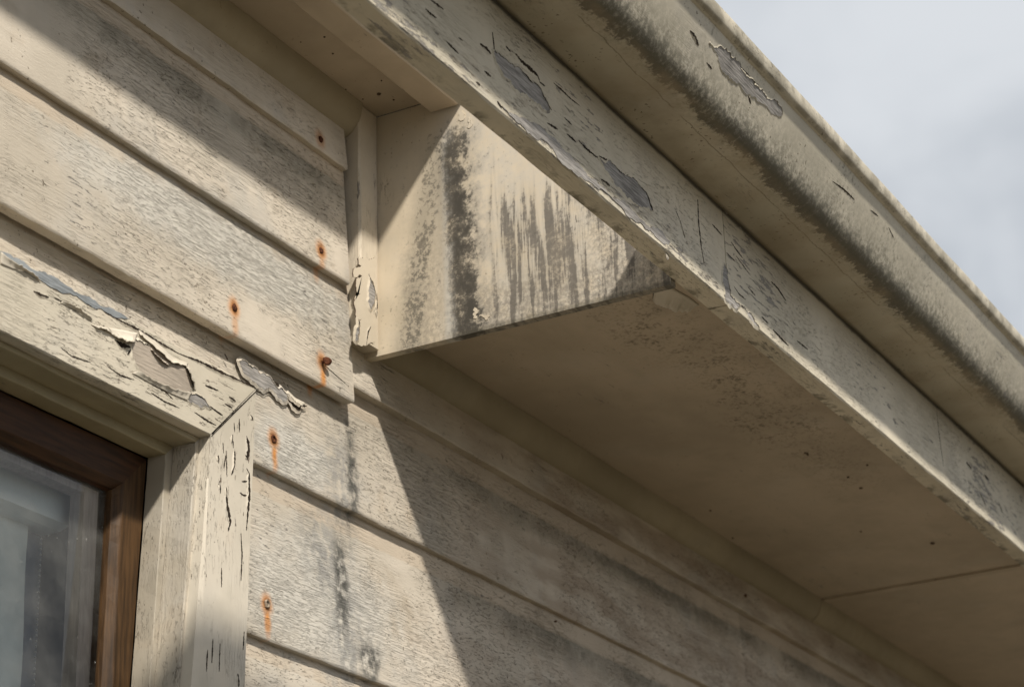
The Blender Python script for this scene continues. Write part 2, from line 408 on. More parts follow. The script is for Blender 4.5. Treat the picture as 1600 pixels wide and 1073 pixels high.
def panel_extra(e, stage, col=None):
    g = e['g']; P = e['P']
    if 'x' not in e:
        e['x'], e['y'], e['z'] = g.sep(P); e['n6'] = g.noise(P, 30., 6, .72); e['n7'] = g.noise(P, 150., 4, .75)
        e['st'] = g.noise(g.vm('MULTIPLY', P, (5, 70, 5.5)), 1., 4, .62)
        e['st2'] = g.noise(g.vm('MULTIPLY', P, (5, 34, 2.2)), 1., 3, .6)
    y, z = e['y'], e['z']
    if stage == 'pre': return None
    if stage == 'col':
        n = e['n6']; n7 = e['n7']
        gr = g.ss(n7, .34, .60)
        col = g.mix((g.ss(y, -.09, -.14)*g.ss(n, .3, .65)*.65).cl(), col, (.52, .49, .44))
        yy = y + (n-.5)*.03
        # main run below the soffit gap
        yc = y + (z*-.05) + .150
        main = g.ss((yc + (n-.5)*.055 + (e['st2']-.5)*.03).ab(), .036, .008)*g.ss(z + (n-.5)*.05, .325, .27)
        # ragged left run that leans inward lower down
        yl = y + .112 - (.30-z)*.16
        left = g.ss((yl + (n-.5)*.03).ab(), .024 , .006)*g.ss(z, .31, .24)*g.ss(n*.5+n7*.5, .43, .57)
        soft_ = g.ss((y + .085 + (n-.5)*.04).ab(), .05, .012)*g.ss(z + (n-.5)*.08, .20, .05)*.5
        # comb of drips
        top = .20 + (e['st2']-.5)*.30 + (e['st']-.5)*.1
        dr = g.ss(e['st'], .47, .60)*g.ss(top - z, .0, .05)*g.ss(yy, -.175, -.205)
        lowg = g.ss(z + (n-.5)*.07 + (e['st']-.5)*.05, .075, .02)*g.ss(yy, -.06, -.16)*.8
        far = g.ss(y + (n-.5)*.06, -.30, -.36)*.55*g.ss(n7, .3, .6)
        edge = g.ss(z + (n-.5)*.012, .002, -.004)*g.ss(y, -.08, -.2)
        NN = g.ss(n7, .30, .70); MM = g.ss(n, .32, .66)
        gran = lambda m_, k=1.: g.ss(m_*1.05 + (NN-.5)*.75 + (MM-.5)*.5, .30, 1.10)*k
        col = g.mix((soft_.mx(lowg*.85).mx(far*1.2)*gr).cl(), col, (.20, .185, .165))
        col = g.mix((g.ss(e['st'], .42, .62)*g.ss(top - z, -.02, .07)*g.ss(yy, -.170, -.21)*.6*g.ss(n, .25, .6, .6, 1.)).cl(), col, (.17, .155, .135))
        col = g.mix(gran(dr, .7).cl(), col, (.115, .103, .09))
        col = g.mix((g.ss((yl + (n-.5)*.04).ab(), .040, .0)*g.ss(z, .31, .22)*.45).cl(), col, (.17, .16, .135))
        col = g.mix(gran(left, .6).cl(), col, (.08, .075, .062))
        sm = g.ss((yc + (n-.5)*.075 + (e['st2']-.5)*.035).ab(), .050, .000)*g.ss(z + (n-.5)*.06, .33, .24)
        col = g.mix((sm*g.ss(MM, -.3, .8)*.85).cl(), col, (.085, .078, .066))
        col = g.mix(gran(main, .8).cl(), col, (.042, .038, .032))
        white = g.ss((y + .128 + (n-.5)*.012).ab(), .014, .004)*g.ss(z, .31, .27)*.6
        col = g.mix((white*(1-main)).cl(), col, (.56, .55, .52))
        scab = g.ss(g.noise(P, 75., 4, .7), .68, .70)*g.ss(y, -.13, -.17)*g.ss(z, .16, .05)
        col = g.mix(scab, col, (.60, .57, .50))
        return g.mix((edge*.5).cl(), col, (.06, .055, .035))
PANEL = paint('end_panel_paint', 2, (.60, .52, .395), crack=.05, chips=-.05, specks=.35, mottle=.25, grime=.1, grit=.45, extra=panel_extra, bmp=.6)
TRIMH = paint('window_head_paint', 0, (.60, .545, .44), crack=.55, crackscale=.7, chips=.14, specks=.2, mottle=.45, grime=.12, grit=.6, wood=(.24, .20, .16), bmp=1.5)
TRIMV = paint('window_jamb_paint', 2, (.60, .545, .45), crack=.5, crackscale=.7, chips=.08, specks=.15, mottle=.35, grime=.08, grit=.6, wood=(.15, .11, .08), bmp=1.3)
LINER = paint('window_lining_paint', 2, (.42, .375, .30), crack=.35, crackscale=.8, chips=.05, specks=.3, mottle=.5, grime=.3, grit=.8, bmp=1.3)
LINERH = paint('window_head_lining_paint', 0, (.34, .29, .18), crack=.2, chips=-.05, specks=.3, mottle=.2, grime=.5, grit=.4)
STOP = paint('corner_stop_paint', 2, (.60, .53, .42), crack=.35, crackscale=.6, chips=.04, specks=.2, mottle=.2, grime=.12, grit=.4)
FLAKE = paint('paint_flake', 0, (.60, .545, .45), crack=.1, chips=-.2, specks=.2, mottle=.3, grime=.1, grit=.3)
def simple(name, col, rough=.7, sc=60, amp=.35, metal=0, grain=None, bmp=.5):
    mt, g, b = newmat(name); P = g.obj()
    st = [1., 1., 1.] if grain is None else [8., 8., 8.]
    if grain is not None: st[grain] = .6
    A = g.vm('MULTIPLY', P, tuple(st)); n = g.noise(A, sc, 5, .65)
    n2 = g.noise(P, sc*.2, 3, .6)
    c = g.mix(g.ss(n*.7+n2*.3, .35, .65), tuple(q*(1-amp) for q in col), tuple(min(1, q*(1+amp)) for q in col))
    g.put(b.inputs['Base Color'], c); b.inputs['Roughness'].default_value = rough; b.inputs['Specular IOR Level'].default_value = .25; b.inputs['Metallic'].default_value = metal
    g.put(b.inputs['Normal'], g.bump(n, .001*bmp, .8)); return mt
BARE = simple('bare_grey_timber', (.29, .275, .26), .85, 55, .45, grain=0, bmp=1.3)
BAREW = simple('old_undercoat', (.40, .345, .285), .85, 55, .22, grain=0, bmp=1.3)
DARK = simple('dark_gap_and_shadow', (.030, .021, .014), .95, 80, .4)
DARKP = simple('flake_shadow_and_chip', (.07, .045, .03), .95, 80, .4)  # painted shadow under lifted paint, also the dark chips
RUST = simple('rusted_steel', (.085, .03, .014), .9, 400, .6, bmp=1.5)
NAILG = simple('galvanised_nail', (.30, .24, .18), .7, 400, .4, bmp=1.)
TIMB = simple('stained_timber', (.060, .031, .012), .5, 24, .5, grain=2, bmp=.4)
TIMBH = simple('stained_timber_head', (.045, .019, .007), .5, 24, .5, grain=0, bmp=.4)
BLIND = simple('blind_cloth', (.78, .81, .79), .9, 30, .05)
CASS = simple('blind_cassette', (.82, .85, .85), .5, 8, .05)
NAVY = simple('dim_gap_blue', (.16, .19, .26), .8, 30, .15)
PINKW = simple('inner_bead_timber', (.46, .38, .36), .6, 24, .2, grain=2)
CHAINM = simple('bead_chain', (.5, .5, .5), .4, 30, .1)
INNER = simple('room_paint', (.12, .125, .13), .9, 20, .1)
ROOFM = simple('roof_sheet', (.35, .36, .36), .5, 20, .2)
GRASS, g, b = newmat('dry_lawn'); P = g.obj()
g.put(b.inputs['Base Color'], g.mix(g.ss(g.noise(P, 1.3, 6, .65), .4, .6), (.058, .047, .028), (.095, .080, .052)))
b.inputs['Roughness'].default_value = .95

# ------------------------------------------------------------------ ground
vs = []; fs = []
K = 24
for i in range(K+1):
    for j in range(K+1):
        u = (i/K*2-1); v = (j/K*2-1); X = 300*u*abs(u)**1.5; Y = 300*v*abs(v)**1.5
        vs.append((X, Y, -2.72 + .03*math.sin(X*1.3)*math.cos(Y*1.1)))
for i in range(K):
    for j in range(K): a = i*(K+1)+j; fs.append((a, a+K+1, a+K+2, a+1))
prop(mesh('ground', vs, fs, GRASS), kind='structure')

# ------------------------------------------------------------------ weatherboard wall
wall = thing('weatherboard_wall', (0, 0, -2.7), 'cream painted weatherboard wall with cracked paint and rusty nails under the eave', 'wall'); wall['kind'] = 'thing'
T = .0155
def board(x0, x1, zb, zt, y0=0., E=None, seed=0, notch=None, label=None):
    """tapered weatherboard; E is the visible height, notch=(x, z): left of x the board only starts at z"""
    E = E or (zt-zb-.02); n = max(2, int((x1-x0)/.014)); xs = [x0+(x1-x0)*i/n for i in range(n+1)]
    if notch: xs = sorted(xs + [notch[0]-1e-4, notch[0]+1e-4])
    vs = []; fs = []; uv = []
    slope = .011/(zt-zb)
    for x in xs:
        z0 = notch[1] if notch and x < notch[0] else zb
        w_ = .0007*nz(x, 37, seed) + .0005*nz(x, 131, seed+2)
        wy = .0008*nz(x, 5, seed+9)
        hs = [0, .0016, .0045] + [(.0045+(zt-z0-.0045)*k/7) for k in range(1, 8)]
        row = [(x, y0+T+wy, z0+w_*.5)]; ruv = [(x, 0)]
        for k, h in enumerate(hs):
            z = z0+h+(w_ if k < 3 else 0); e = (.0016, .0004, 0)[k] if k < 3 else 0
            row.append((x, y0+e+wy+slope*(z-zb), z)); ruv.append((x, (z-zb)/E))
        row.append((x, y0+T+.012, zt)); ruv.append((x, 1.2))
        vs += row; uv += ruv
    k = len(row)
    for i in range(len(xs)-1):
        for j in range(k-1): fs.append((i*k+j, (i+1)*k+j, (i+1)*k+j+1, i*k+j+1))
        fs.append((i*k+k-1, (i+1)*k+k-1, (i+1)*k, i*k))
    fs.append(tuple(range(k))); fs.append(tuple((len(xs)-1)*k+j for j in range(k-1, -1, -1)))
    return mesh('weatherboard', vs, fs, BOARD, wall, uvs=uv, smooth=True, label=label)
XL, XR = -2.3, 4.6
LY = -.009
bt = board(XL, -.062, .243, .345, LY, .19, 1)
bd = board(XL, -.058, .076, .262, LY, .167, 2)
be = board(XL, -.047, -.086, .096, LY, .162, 3, label='weatherboard with chalky white cracked paint, ending at the corner')
bf = board(-.075, XR, -.057, .044, 0, .165, 4)
bg1 = board(XL, 1.238, -.225, -.040, .0045, .160, 5, notch=(-.335, -.165))
bg2 = board(1.2395, XR, -.225, -.040, .0045, .166, 6)
bh = board(-.335, XR, -.435, -.208, .0045, .21, 7)
zb = -.435
for i in range(13):
    nb = zb-.166
    if nb < -1.35: board(XL, XR, nb, zb+.017, .0045, .166, 8+i)
    else:
        board(-.335, XR, nb, zb+.017, .0045, .166, 8+i); board(XL, -1.50, nb, zb+.017, .0045, .166, 30+i)
    zb = nb
board(XL, -1.50, -.225, -.130, .0045, .16, 50); board(XL, -1.50, -.435, -.208, .0045, .21, 51)
# lining behind the boards and the closed room
def quadbox(name, qs, mat, parent):
    vs = []; fs = []
    for q in qs: a = len(vs); vs += q; fs.append((a, a+1, a+2, a+3))
    return mesh(name, vs, fs, mat, parent)
yb = .034; ox0, ox1, oz0, oz1 = -1.55, -.36, -1.40, -.18
def fr(x0, x1, z0, z1, y): return [(x0, y, z0), (x1, y, z0), (x1, y, z1), (x0, y, z1)]
quadbox('wall_lining', [fr(XL, ox0, -2.7, .6, yb), fr(ox1, XR, -2.7, .6, yb), fr(ox0, ox1, -2.7, oz0, yb), fr(ox0, ox1, oz1, .6, yb),
    [(XL, yb, .6), (XR, yb, .6), (XR, 2.5, .6), (XL, 2.5, .6)], fr(XL, XR, -2.7, .6, 2.5),
    [(XL, yb, -2.7), (XL, 2.5, -2.7), (XL, 2.5, .6), (XL, yb, .6)], [(XR, yb, -2.7), (XR, 2.5, -2.7), (XR, 2.5, .6), (XR, yb, .6)],
    [(XL, yb, -2.7), (XR, yb, -2.7), (XR, 2.5, -2.7), (XL, 2.5, -2.7)]], INNER, wall)
# nails
def nail(p, kind, parent, label=None):
    rn, r = (.0042, .0036) if kind == 'ring' else (.0046, 0)
    vs = []; fs = []; N = 14
    rings = {'flat': [(.0046, .0), (.0046, .0014), (.0036, .0021), (.0018, .0023)],
             'ring': [(.0052, .0), (.0052, .0016), (.0042, .0024), (.0030, .0018), (.0022, .0004), (.0012, .0008)],
             'proud': [(.0024, -.004), (.0022, .0065), (.0060, .0072), (.0062, .0092), (.0045, .0105), (.0018, .0110)]}[kind]
    ph = random.random()*3
    for rr, h in rings:
        for k in range(N):
            a = k/N*2*math.pi; q = rr*(1+.10*math.sin(3*a+ph)+.06*math.sin(5*a))
            vs.append((p.x+q*math.cos(a), p.y-h-(.002*math.cos(a) if kind == 'proud' and h > .006 else 0), p.z+q*math.sin(a)*(1 if kind != 'proud' else .9)))
    for i in range(len(rings)-1):
        for k in range(N): fs.append((i*N+k, i*N+(k+1) % N, (i+1)*N+(k+1) % N, (i+1)*N+k))
    fs.append(tuple((len(rings)-1)*N+k for k in range(N)))
    return mesh('nail', vs, fs, NAILG if kind == 'ring' and p.z < -.3 else RUST, parent, smooth=True, label=label)
kinds = ['flat', 'flat', 'flat', 'proud', 'ring', 'ring']
owners = [bd, bt, be, be, bg1, bh]
for p, k, o in zip(NP, kinds, owners):
    nail(Vector((p.x, p.y+.0003, p.z)), k, o, 'rusty nail head standing proud of the board' if k == 'proud' else None)

# ------------------------------------------------------------------ window
win = thing('window', (-.93, 0, -1.25), 'timber window with peeling cream surround and brown sash, white blind behind the glass', 'window'); win['kind'] = 'thing'
WX0, WZ0 = -1.45, -1.30                                    # far side and sill, outside the picture
def rx(inset, z):                                          # right-hand side; the old frame leans a little
    t = min(1, max(0, inset/.05)); sh = .085*(1-t)+.02*t
    return -.372-inset+sh*max(z+.235, -.32)
HZ = -.235                                                 # head, inner edge of the face
def frame_piece(name, side, prof, mat, label=None, wob=.0005):
    """prof: list of (inset, y). side 'head' or 'jamb' (right) or 'far' or 'sill'"""
    vs = []; fs = []; k = len(prof); n = 46
    for i in range(n+1):
        t = i/n
        for j, (ins, y) in enumerate(prof):
            ww = wob*nz(t*40, 1, j*.8)
            zt = HZ-ins; 
            if ins < 0: zt = HZ-ins
            xr = rx(ins, zt) if ins >= 0 else -.372-ins*1.0
            if side == 'head': vs.append((WX0+ins+(xr-WX0-ins)*t, y, zt+ww))
            elif side == 'sill': vs.append((WX0+ins+(rx(ins, WZ0) if ins >= 0 else -.372-ins-.02)*t-(WX0+ins)*t, y, WZ0+ins))
            elif side == 'far': vs.append((WX0+ins, y, WZ0+ins+(zt-WZ0-ins)*t))
            else:
                z = WZ0+ins+(zt-WZ0-ins)*(1-(1-t)**1.8); x = rx(ins, z) if ins >= 0 else -.372-ins+.036*max(z+.15, -.36)
                vs.append((x+ww, y, z))
    for i in range(n):
        for j in range(k): fs.append((i*k+j, i*k+(j+1) % k, (i+1)*k+(j+1) % k, (i+1)*k+j))
    fs.append(tuple(range(k))); fs.append(tuple(n*k+j for j in range(k-1, -1, -1)))
    o = mesh(name, vs, fs, mat, win, label=label)
    bm = bmesh.new(); bm.from_mesh(o.data); bmesh.ops.recalc_face_normals(bm, faces=bm.faces); bm.to_mesh(o.data); bm.free()
    return o
FY = -.022
arch = [(-.0875, .012), (-.0875, FY+.0015), (-.086, FY), (-.0015, FY), (0, FY+.0015), (0, .012)]
lin1 = [(-.03, .0125), (-.03, -.006), (.0055, -.006), (.0065, -.005), (.0065, .026), (-.03, .026)]
lin2 = [(-.03, .0265), (.0175, .0265), (.0185, .0275), (.0185, .052), (-.03, .052)]
lin1 = [(.0004, .004), (.0004, -.006), (.0055, -.006), (.0065, -.005), (.0065, .026), (.0004, .026)]
lin2 = [(.001, .0265), (.0175, .0265), (.0185, .0275), (.0185, .052), (.001, .052)]
sash = [(.0195, .090), (.0195, .054), (.0205, .053), (.060, .053), (.0615, .054), (.069, .062), (.070, .066), (.070, .090)]
for side, ml, lab in (('head', TRIMH, 'head of the surround with large flakes of cream paint curling off'), ('jamb', TRIMV, 'upright of the surround with long open cracks'), ('far', TRIMV, None), ('sill', TRIMH, None)):
    tr = frame_piece('window_surround', side, arch, ml, lab)
    if side == 'head': trh = tr
    if side == 'jamb': trj = tr
    frame_piece('window_lining', side, lin1, LINERH if side in ('head', 'sill') else LINER)
    frame_piece('window_stop', side, lin2, LINERH if side in ('head', 'sill') else LINER)
    frame_piece('sash_rail' if side in ('head', 'sill') else 'sash_stile', side, sash, TIMBH if side in ('head', 'sill') else TIMB)
# glass
GL, g, b = newmat('window_glass')
g.nt.nodes.remove(b); o = [q for q in g.nt.nodes if q.type == 'OUTPUT_MATERIAL'][0]
tr_ = g.n('ShaderNodeBsdfTransparent'); tr_.inputs[0].default_value = (.86, .9, .9, 1)
gl = g.n('ShaderNodeBsdfGlossy'); gl.inputs['Roughness'].default_value = .015
fr_ = g.n('ShaderNodeFresnel'); fr_.inputs[0].default_value = 1.52
dfs = g.n('ShaderNodeBsdfDiffuse'); dfs.inputs[0].default_value = (.5, .5, .47, 1)
mx = g.n('ShaderNodeMixShader'); mx2 = g.n('ShaderNodeMixShader')
P = g.obj(); dust = g.ss(g.noise(P, 5., 5, .7),   .30, .75)*.20+g.ss(g.noise(P, 240., 2, .5), .74, .77)*.5
g.nt.links.new(fr_.outputs[0], mx.inputs[0]); g.nt.links.new(tr_.outputs[0], mx.inputs[1]); g.nt.links.new(gl.outputs[0], mx.inputs[2])
g.put(mx2.inputs[0], dust.cl()); g.nt.links.new(mx.outputs[0], mx2.inputs[1]); g.nt.links.new(dfs.outputs[0], mx2.inputs[2])
g.nt.links.new(mx2.outputs[0], o.inputs[0])
gz = HZ-.066
mesh('window_pane', [(WX0+.066, .070, WZ0+.066), (-.43, .070, WZ0+.066), (-.43, .070, gz), (WX0+.066, .070, gz)], [(0, 1, 2, 3)], GL, win)
# pale inner bead seen through the glass
box('inner_bead', -.470, -.446, .078, .098, WZ0+.07, gz+.01, PINKW, win, .001)
box('inner_bead', WX0+.05, -.4705, .078, .098, gz-.012, gz+.01, PINKW, win, .001)
# ------------------------------------------------------------------ blind behind the window
bl = thing('roller_blind', (-.95, .14, -.33), 'pale grey roller blind hanging behind the window glass', 'blind')
sweep('blind_cassette', [(.125, -.345), (.112, -.340), (.110, -.29), (.115, -.24), (.18, -.24), (.18, -.345)], -1.42, -.452, CASS, bl, step=.2, closed=True, smooth=False)
vs = []; fs = []
for i in range(2):
    for j in range(31):
        vs.append(((-1.40, -.488)[i], .140+.0015*math.sin(j*.9), -.34-.9*j/30))
for j in range(30): fs.append((j, j+31, j+32, j+1))
mesh('blind_cloth', vs, fs, BLIND, bl, smooth=True)
box('dim_gap_strip', -.485, -.452, .150, .170, -1.25, -.345, NAVY, bl, .001)  # dark blue strip standing in for the dim gap beside the blind
bm = bmesh.new()
for i in range(90):
    mt_ = Matrix.Translation((-.462, .143, -.352-i*.0062)); bmesh.ops.create_uvsphere(bm, u_segments=6, v_segments=4, radius=.0014, matrix=mt_)
me = bpy.data.meshes.new('pull_chain'); bm.to_mesh(me); bm.free(); link('pull_chain', me, CHAINM, bl)

# ------------------------------------------------------------------ eave: soffits, box end, cornice, fascia, roof
eave = thing('boxed_eave', (1.0, -.23, 0), 'boxed eave with peeling cream fascia, brown stained soffit and mould streaked end panel', 'eave'); eave['kind'] = 'thing'
def mbox(name, *a, **k): return box(name, *a, **k)
mbox('soffit_panel', XL, -.001, -.165, .03, .348, .356, SOFFIT, eave, bev=.001, label='short upper soffit left of the box')
mbox('soffit_panel', .014, 1.573, -.4405, .03, .045, .053, SOFFIT, eave, bev=.001)
mbox('soffit_panel', 1.577, XR, -.4405, .03, .045, .053, SOFFIT, eave, bev=.001)
mbox('soffit_joint_strip', 1.571, 1.588, -.4405, -.02, .041, .0449, SOFFIT, eave, bev=.0012)
mbox('soffit_batten', XL, -.004, -.148, -.104, .328, .3478, SOFFIT, eave, bev=.002, wob=.0006, seed=4)
def quad(cy, cz, ry, rz):
    pts = [(cy, cz+rz)]
    pts = [(cy, cz), (cy, cz+rz)]
    for k in range(9):
        a = k/8*math.pi/2; pts.append((cy-ry*math.cos(a), cz+rz-rz*math.sin(a)))
    return [(cy, cz+rz)] + pts[2:]
sweep('cornice_mould', quad(.012, .300, .034, .0475), XL, -.045, MOULD, eave, closed=True, wob=.0004)
sweep('cornice_mould', quad(.016, .003, .034, .0415), .014, 1.571, MOULD, eave, closed=True, wob=.0004)
sweep('cornice_mould', quad(.016, .003, .034, .0415), 1.573, XR, MOULD, eave, closed=True, wob=.0004, seed=3)
pn = mbox('end_panel', 0, .0135, -.4405, .030, -.0065, .3475, PANEL, eave, bev=.0012, label='box end panel with black mould streaks')
cs = mbox('corner_stop', -.046, -.0005, -.018, .034, .001, .3465, STOP, eave, bev=.003, wob=.0006, axis=2, label='upright corner stop with peeling paint edge')
fl = mbox('fascia_board', XL, .1085, -.471, -.441, 0, .1395, FASCIA, eave, bev=.002, wob=.0005, seed=1, label='left fascia board with alligatored paint and bare grey timber')  # kept low so the sun passes over it to the left wall
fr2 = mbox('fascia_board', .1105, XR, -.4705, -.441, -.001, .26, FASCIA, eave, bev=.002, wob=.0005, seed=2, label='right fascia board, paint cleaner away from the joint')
# roof over the boxed part, out of the picture
for v in fl.data.vertices:                                  # top back edge cut down to let the sun reach the left wall
    if v.co.z > .13 and v.co.y > -.46: v.co.z -= .026
vs = []; fs = []
N = 150
for i in range(N+1):
    x = .02+(XR-.02)*i/N; dz = .008*math.sin(i*math.pi/2)
    for (y, z) in ((-.53, .275), (2.6, 1.45)): vs.append((x, y, z+dz)); vs.append((x, y, z+dz-.001))
for i in range(N):
    a = i*4; fs += [(a, a+4, a+6, a+2), (a+1, a+3, a+7, a+5), (a, a+1, a+5, a+4)]
mesh('roof_sheet', vs, fs, ROOFM, eave, smooth=False)
mesh('roof_sheet', [(XL, -.16, .375), (.02, -.16, .375), (.02, 2.6, 1.40), (XL, 2.6, 1.40)], [(0, 1, 2, 3)], ROOFM, eave)  # stops short, leaving the unseen left bay open for the sun

# ------------------------------------------------------------------ gutter
gut = thing('roof_gutter', (1.0, -.54, .135), 'cream painted rain gutter with black mould along its rolled lower edge', 'gutter'); gut['kind'] = 'thing'
gp = [(-.4665, .1385), (-.4665, .1348), (-.474, .1347), (-.545, .1345), (-.553, .1352), (-.560, .1372), (-.5655, .1408), (-.570, .1460), (-.5735, .1525), (-.577, .160), (-.583, .174), (-.590, .190), (-.597, .206), (-.6005, .216), (-.6005, .222)]
GP = sweep('gutter_trough', gp, XL, XR, GUTTER, gut, step=.03, wob=.0008, seed=2)
lip = [(-.6003, .2150), (-.6070, .2175), (-.6095, .2205), (-.6105, .2330), (-.6100, .2365), (-.6080, .2380), (-.6055, .2365), (-.6040, .2300), (-.5985, .2255), (-.5980, .2170)]
sweep('gutter_lip', lip, XL, XR, GUTTER, gut, step=.03, wob=.0008, seed=2, closed=True)

# ------------------------------------------------------------------ peeled patches and flakes, each where it is on its own board
def pl(axis, v, pts, sc=1, ox=0, oy=0): return [at(ox+a*sc, oy+b*sc, axis, v) for a, b in pts]
c2 = dict(sc=.3375, ox=480, oy=0)
NY = (0, -1, 0)
def inset(pts, nrm, d):
    n = len(pts); out = []
    area = sum((pts[i].cross(pts[(i+1) % n])).dot(nrm) for i in range(n)); sg = 1 if area > 0 else -1
    for i in range(n):
        t = (pts[(i+2) % n]-pts[i-2]).normalized(); out.append(pts[i] + t.cross(nrm)*d*sg)
    return out
def bare(par, pts, axis, v, nrm, mat=BARE, up=(0, 0, .0009), lip=.0009, rough=.2, name='bare_patch_and_shadow', **k):
    """spot where the paint is gone: timber, a dark copy painting the shadow under the upper edge and the broken paint rising round it"""
    nv = Vector(nrm).normalized(); P_ = fractal(pl(axis, v, pts, **k), nv, rough)
    patch(name, [p+Vector(up) for p in P_], nrm, .0004, DARKP, par, .0, step=1)
    patch(name, P_, nrm, .0007, mat, par, .0, step=1)
    if lip:
        O_ = inset(P_, nv, .0045); I_ = inset(P_, nv, .0002); vs = []; fs = []; n = len(P_)
        for i in range(n):
            h = lip*max(.12, .55+.6*nz(i*.13, 1, n)+(.35 if (O_[i]-P_[i]).z > 0 else -.1))
            vs += [I_[i]+nv*(.0006+h), I_[i].lerp(O_[i], .35)+nv*(.0003+h*.45), O_[i]-nv*.0004]
        for i in range(n):
            j = (i+1) % n
            fs += [(i*3, j*3, j*3+1, i*3+1), (i*3+1, j*3+1, j*3+2, i*3+2)]
        mesh('lifted_paint_edge', vs, fs, par.data.materials[0], par, smooth=True)
bare(fl, [(860,240),(900,265),(960,315),(1010,350),(1050,385),(1085,430),(1110,480),(1120,510),(1070,480),(1000,430),(950,400),(905,350),(880,300)], 1, -.471, NY, **c2)
bare(fl, [(1345,725),(1400,745),(1440,790),(1490,820),(1545,870),(1580,930),(1595,975),(1540,955),(1480,920),(1420,850),(1380,790)], 1, -.471, NY, **c2)
bare(fl, [(900,492),(960,530),(1050,570),(1110,620),(1180,690),(1240,750),(1300,820),(1380,880),(1450,930),(1520,990),(1600,1050),(1680,1120),(1670,1135),(1600,1080),(1450,957),(1300,838),(1150,718),(1000,590)], 1, -.471, NY, up=(0,0,.0003), lip=0, rough=.12, **c2)
bare(fr2, [(1131,412),(1136,425),(1137,440),(1140,462),(1155,478),(1172,490),(1185,512),(1178,508),(1150,484),(1134,470)], 1, -.4705, NY)
bare(GP, [(1030,265),(1065,300),(1115,300),(1160,330),(1200,380),(1225,430),(1270,480),(1330,540),(1400,620),(1440,625),(1485,690),(1480,730),(1400,680),(1340,640),(1290,590),(1240,560),(1190,510),(1140,470),(1100,420),(1085,370),(1060,310)], 9, 0, NG, sc=.25, ox=850, oy=0)
# slivers: long open splits in the paint (outline = two ragged edges)
def sliver(par, line, wpx, axis, v, nrm, mat=DARK, lift=0., sc=1, ox=0, oy=0, flake=True):
    P_ = pl(axis, v, line, sc, ox, oy); n = max(8, int(sum((b-a).length for a, b in zip(P_, P_[1:]))/.0022)); P_ = resample(P_, n)
    nr = Vector(nrm).normalized(); L_ = []; R_ = []
    wm = wpx*.85/1150.
    for i, p in enumerate(P_):
        t = (P_[min(n-1, i+1)]-P_[max(0, i-1)]).normalized(); s = t.cross(nr)
        k = math.sin(math.pi*(i+.3)/(n-.4))**.7*wm*(1+.5*random.uniform(-1, 1))
        L_.append(p+s*k*.5); R_.append(p-s*k*.5)
    patch('crack_or_flake_shadow', fractal(L_+R_[::-1], nr, .18, .0011), nrm, .0005, mat, par, .0, step=1)
    if flake and lift: 
        m_ = len(L_); vs = []; fs = []                       # paint lifting along one side of the split
        for i in range(m_):
            e_ = math.sin(math.pi*i/(m_-1)); w_d = (L_[i]-P_[i]).normalized()
            for q in range(5):
                t = q/4; vs.append(L_[i] + w_d*(.0045*e_+.0004)*(1-t) + nr*(-.0002 + (lift*.8*e_+.0003)*t**2))
        for i in range(m_-1):
            for q in range(4): fs.append((i*5+q, (i+1)*5+q, (i+1)*5+q+1, i*5+q+1))
        mesh('paint_flake', vs, fs, par.data.materials[0], par, smooth=True)
for line, w_ in (([(545,40),(570,65),(598,85)], 3), ([(700,175),(720,190)], 2), ([(800,205),(830,228),(850,250)], 6), ([(862,225),(880,255),(915,280)], 6), ([(857,150),(862,190),(866,225)], 2),
                 ([(965,250),(990,285),(1030,320),(1065,350),(1075,375)], 7), ([(1075,380),(1100,400)], 2.5), ([(975,325),(1010,345),(1040,385)], 4), ([(1085,430),(1110,480),(1130,510)], 5),
                 ([(1140,385),(1175,415),(1215,455),(1260,490)], 3), ([(1190,545),(1225,580)], 3), ([(1255,650),(1290,690),(1335,725),(1345,730)], 5), ([(1345,720),(1400,750),(1440,795),(1500,825),(1545,870)], 5),
                 ([(1548,868),(1575,920),(1600,975)], 9), ([(1270,790),(1310,830),(1350,850)], 4), ([(1360,830),(1400,860)], 5), ([(1200,620),(1245,660)], 4), ([(1110,570),(1160,600)], 4), ([(1080,610),(1120,640)], 4),
                 ([(920,215),(940,240)], 2), ([(640,190),(700,250)], 3), ([(570,0),(630,45)], 3), ([(880,470),(900,500)], 4), ([(780,380),(800,395)], 4), ([(820,330),(850,355)], 4)):
    sliver(fl, line, w_, 1, -.471, NY, lift=.0008 if w_ > 4 else 0, **c2)
for line, w_ in (([(1090,312),(1091,350),(1095,385),(1100,412)], 5), ([(1056,330),(1062,345),(1070,372)], 3), ([(1040,395),(1046,402)], 3)):
    sliver(fl, line, w_, 1, -.471, NY, lift=.0008)
for line, w_ in (([(1131,412),(1134,440),(1138,468)], 2.5), ([(1112,350),(1128,368)], 4), ([(1142,378),(1150,390),(1160,403)], 3), ([(1135,395),(1148,408)], 2.5), ([(1150,400),(1172,430)], 1.5),
                 ([(1205,440),(1215,450),(1228,470)], 3), ([(1168,448),(1180,462)], 2.5), ([(1208,515),(1222,530),(1232,540)], 3), ([(1245,532),(1262,546)], 3), ([(1146,447),(1155,460),(1165,468)], 2.5),
                 ([(1463,640),(1466,670),(1470,700),(1474,728)], 2), ([(1498,655),(1512,672)], 4), ([(1510,722),(1518,733)], 8), ([(1538,742),(1545,750)], 7), ([(1532,772),(1540,790)], 5), ([(1560,785),(1566,800)], 4), ([(1190,495),(1200,505)], 3)):
    sliver(fr2, line, w_, 1, -.4705, NY, lift=.0005 if w_ > 3 else 0)
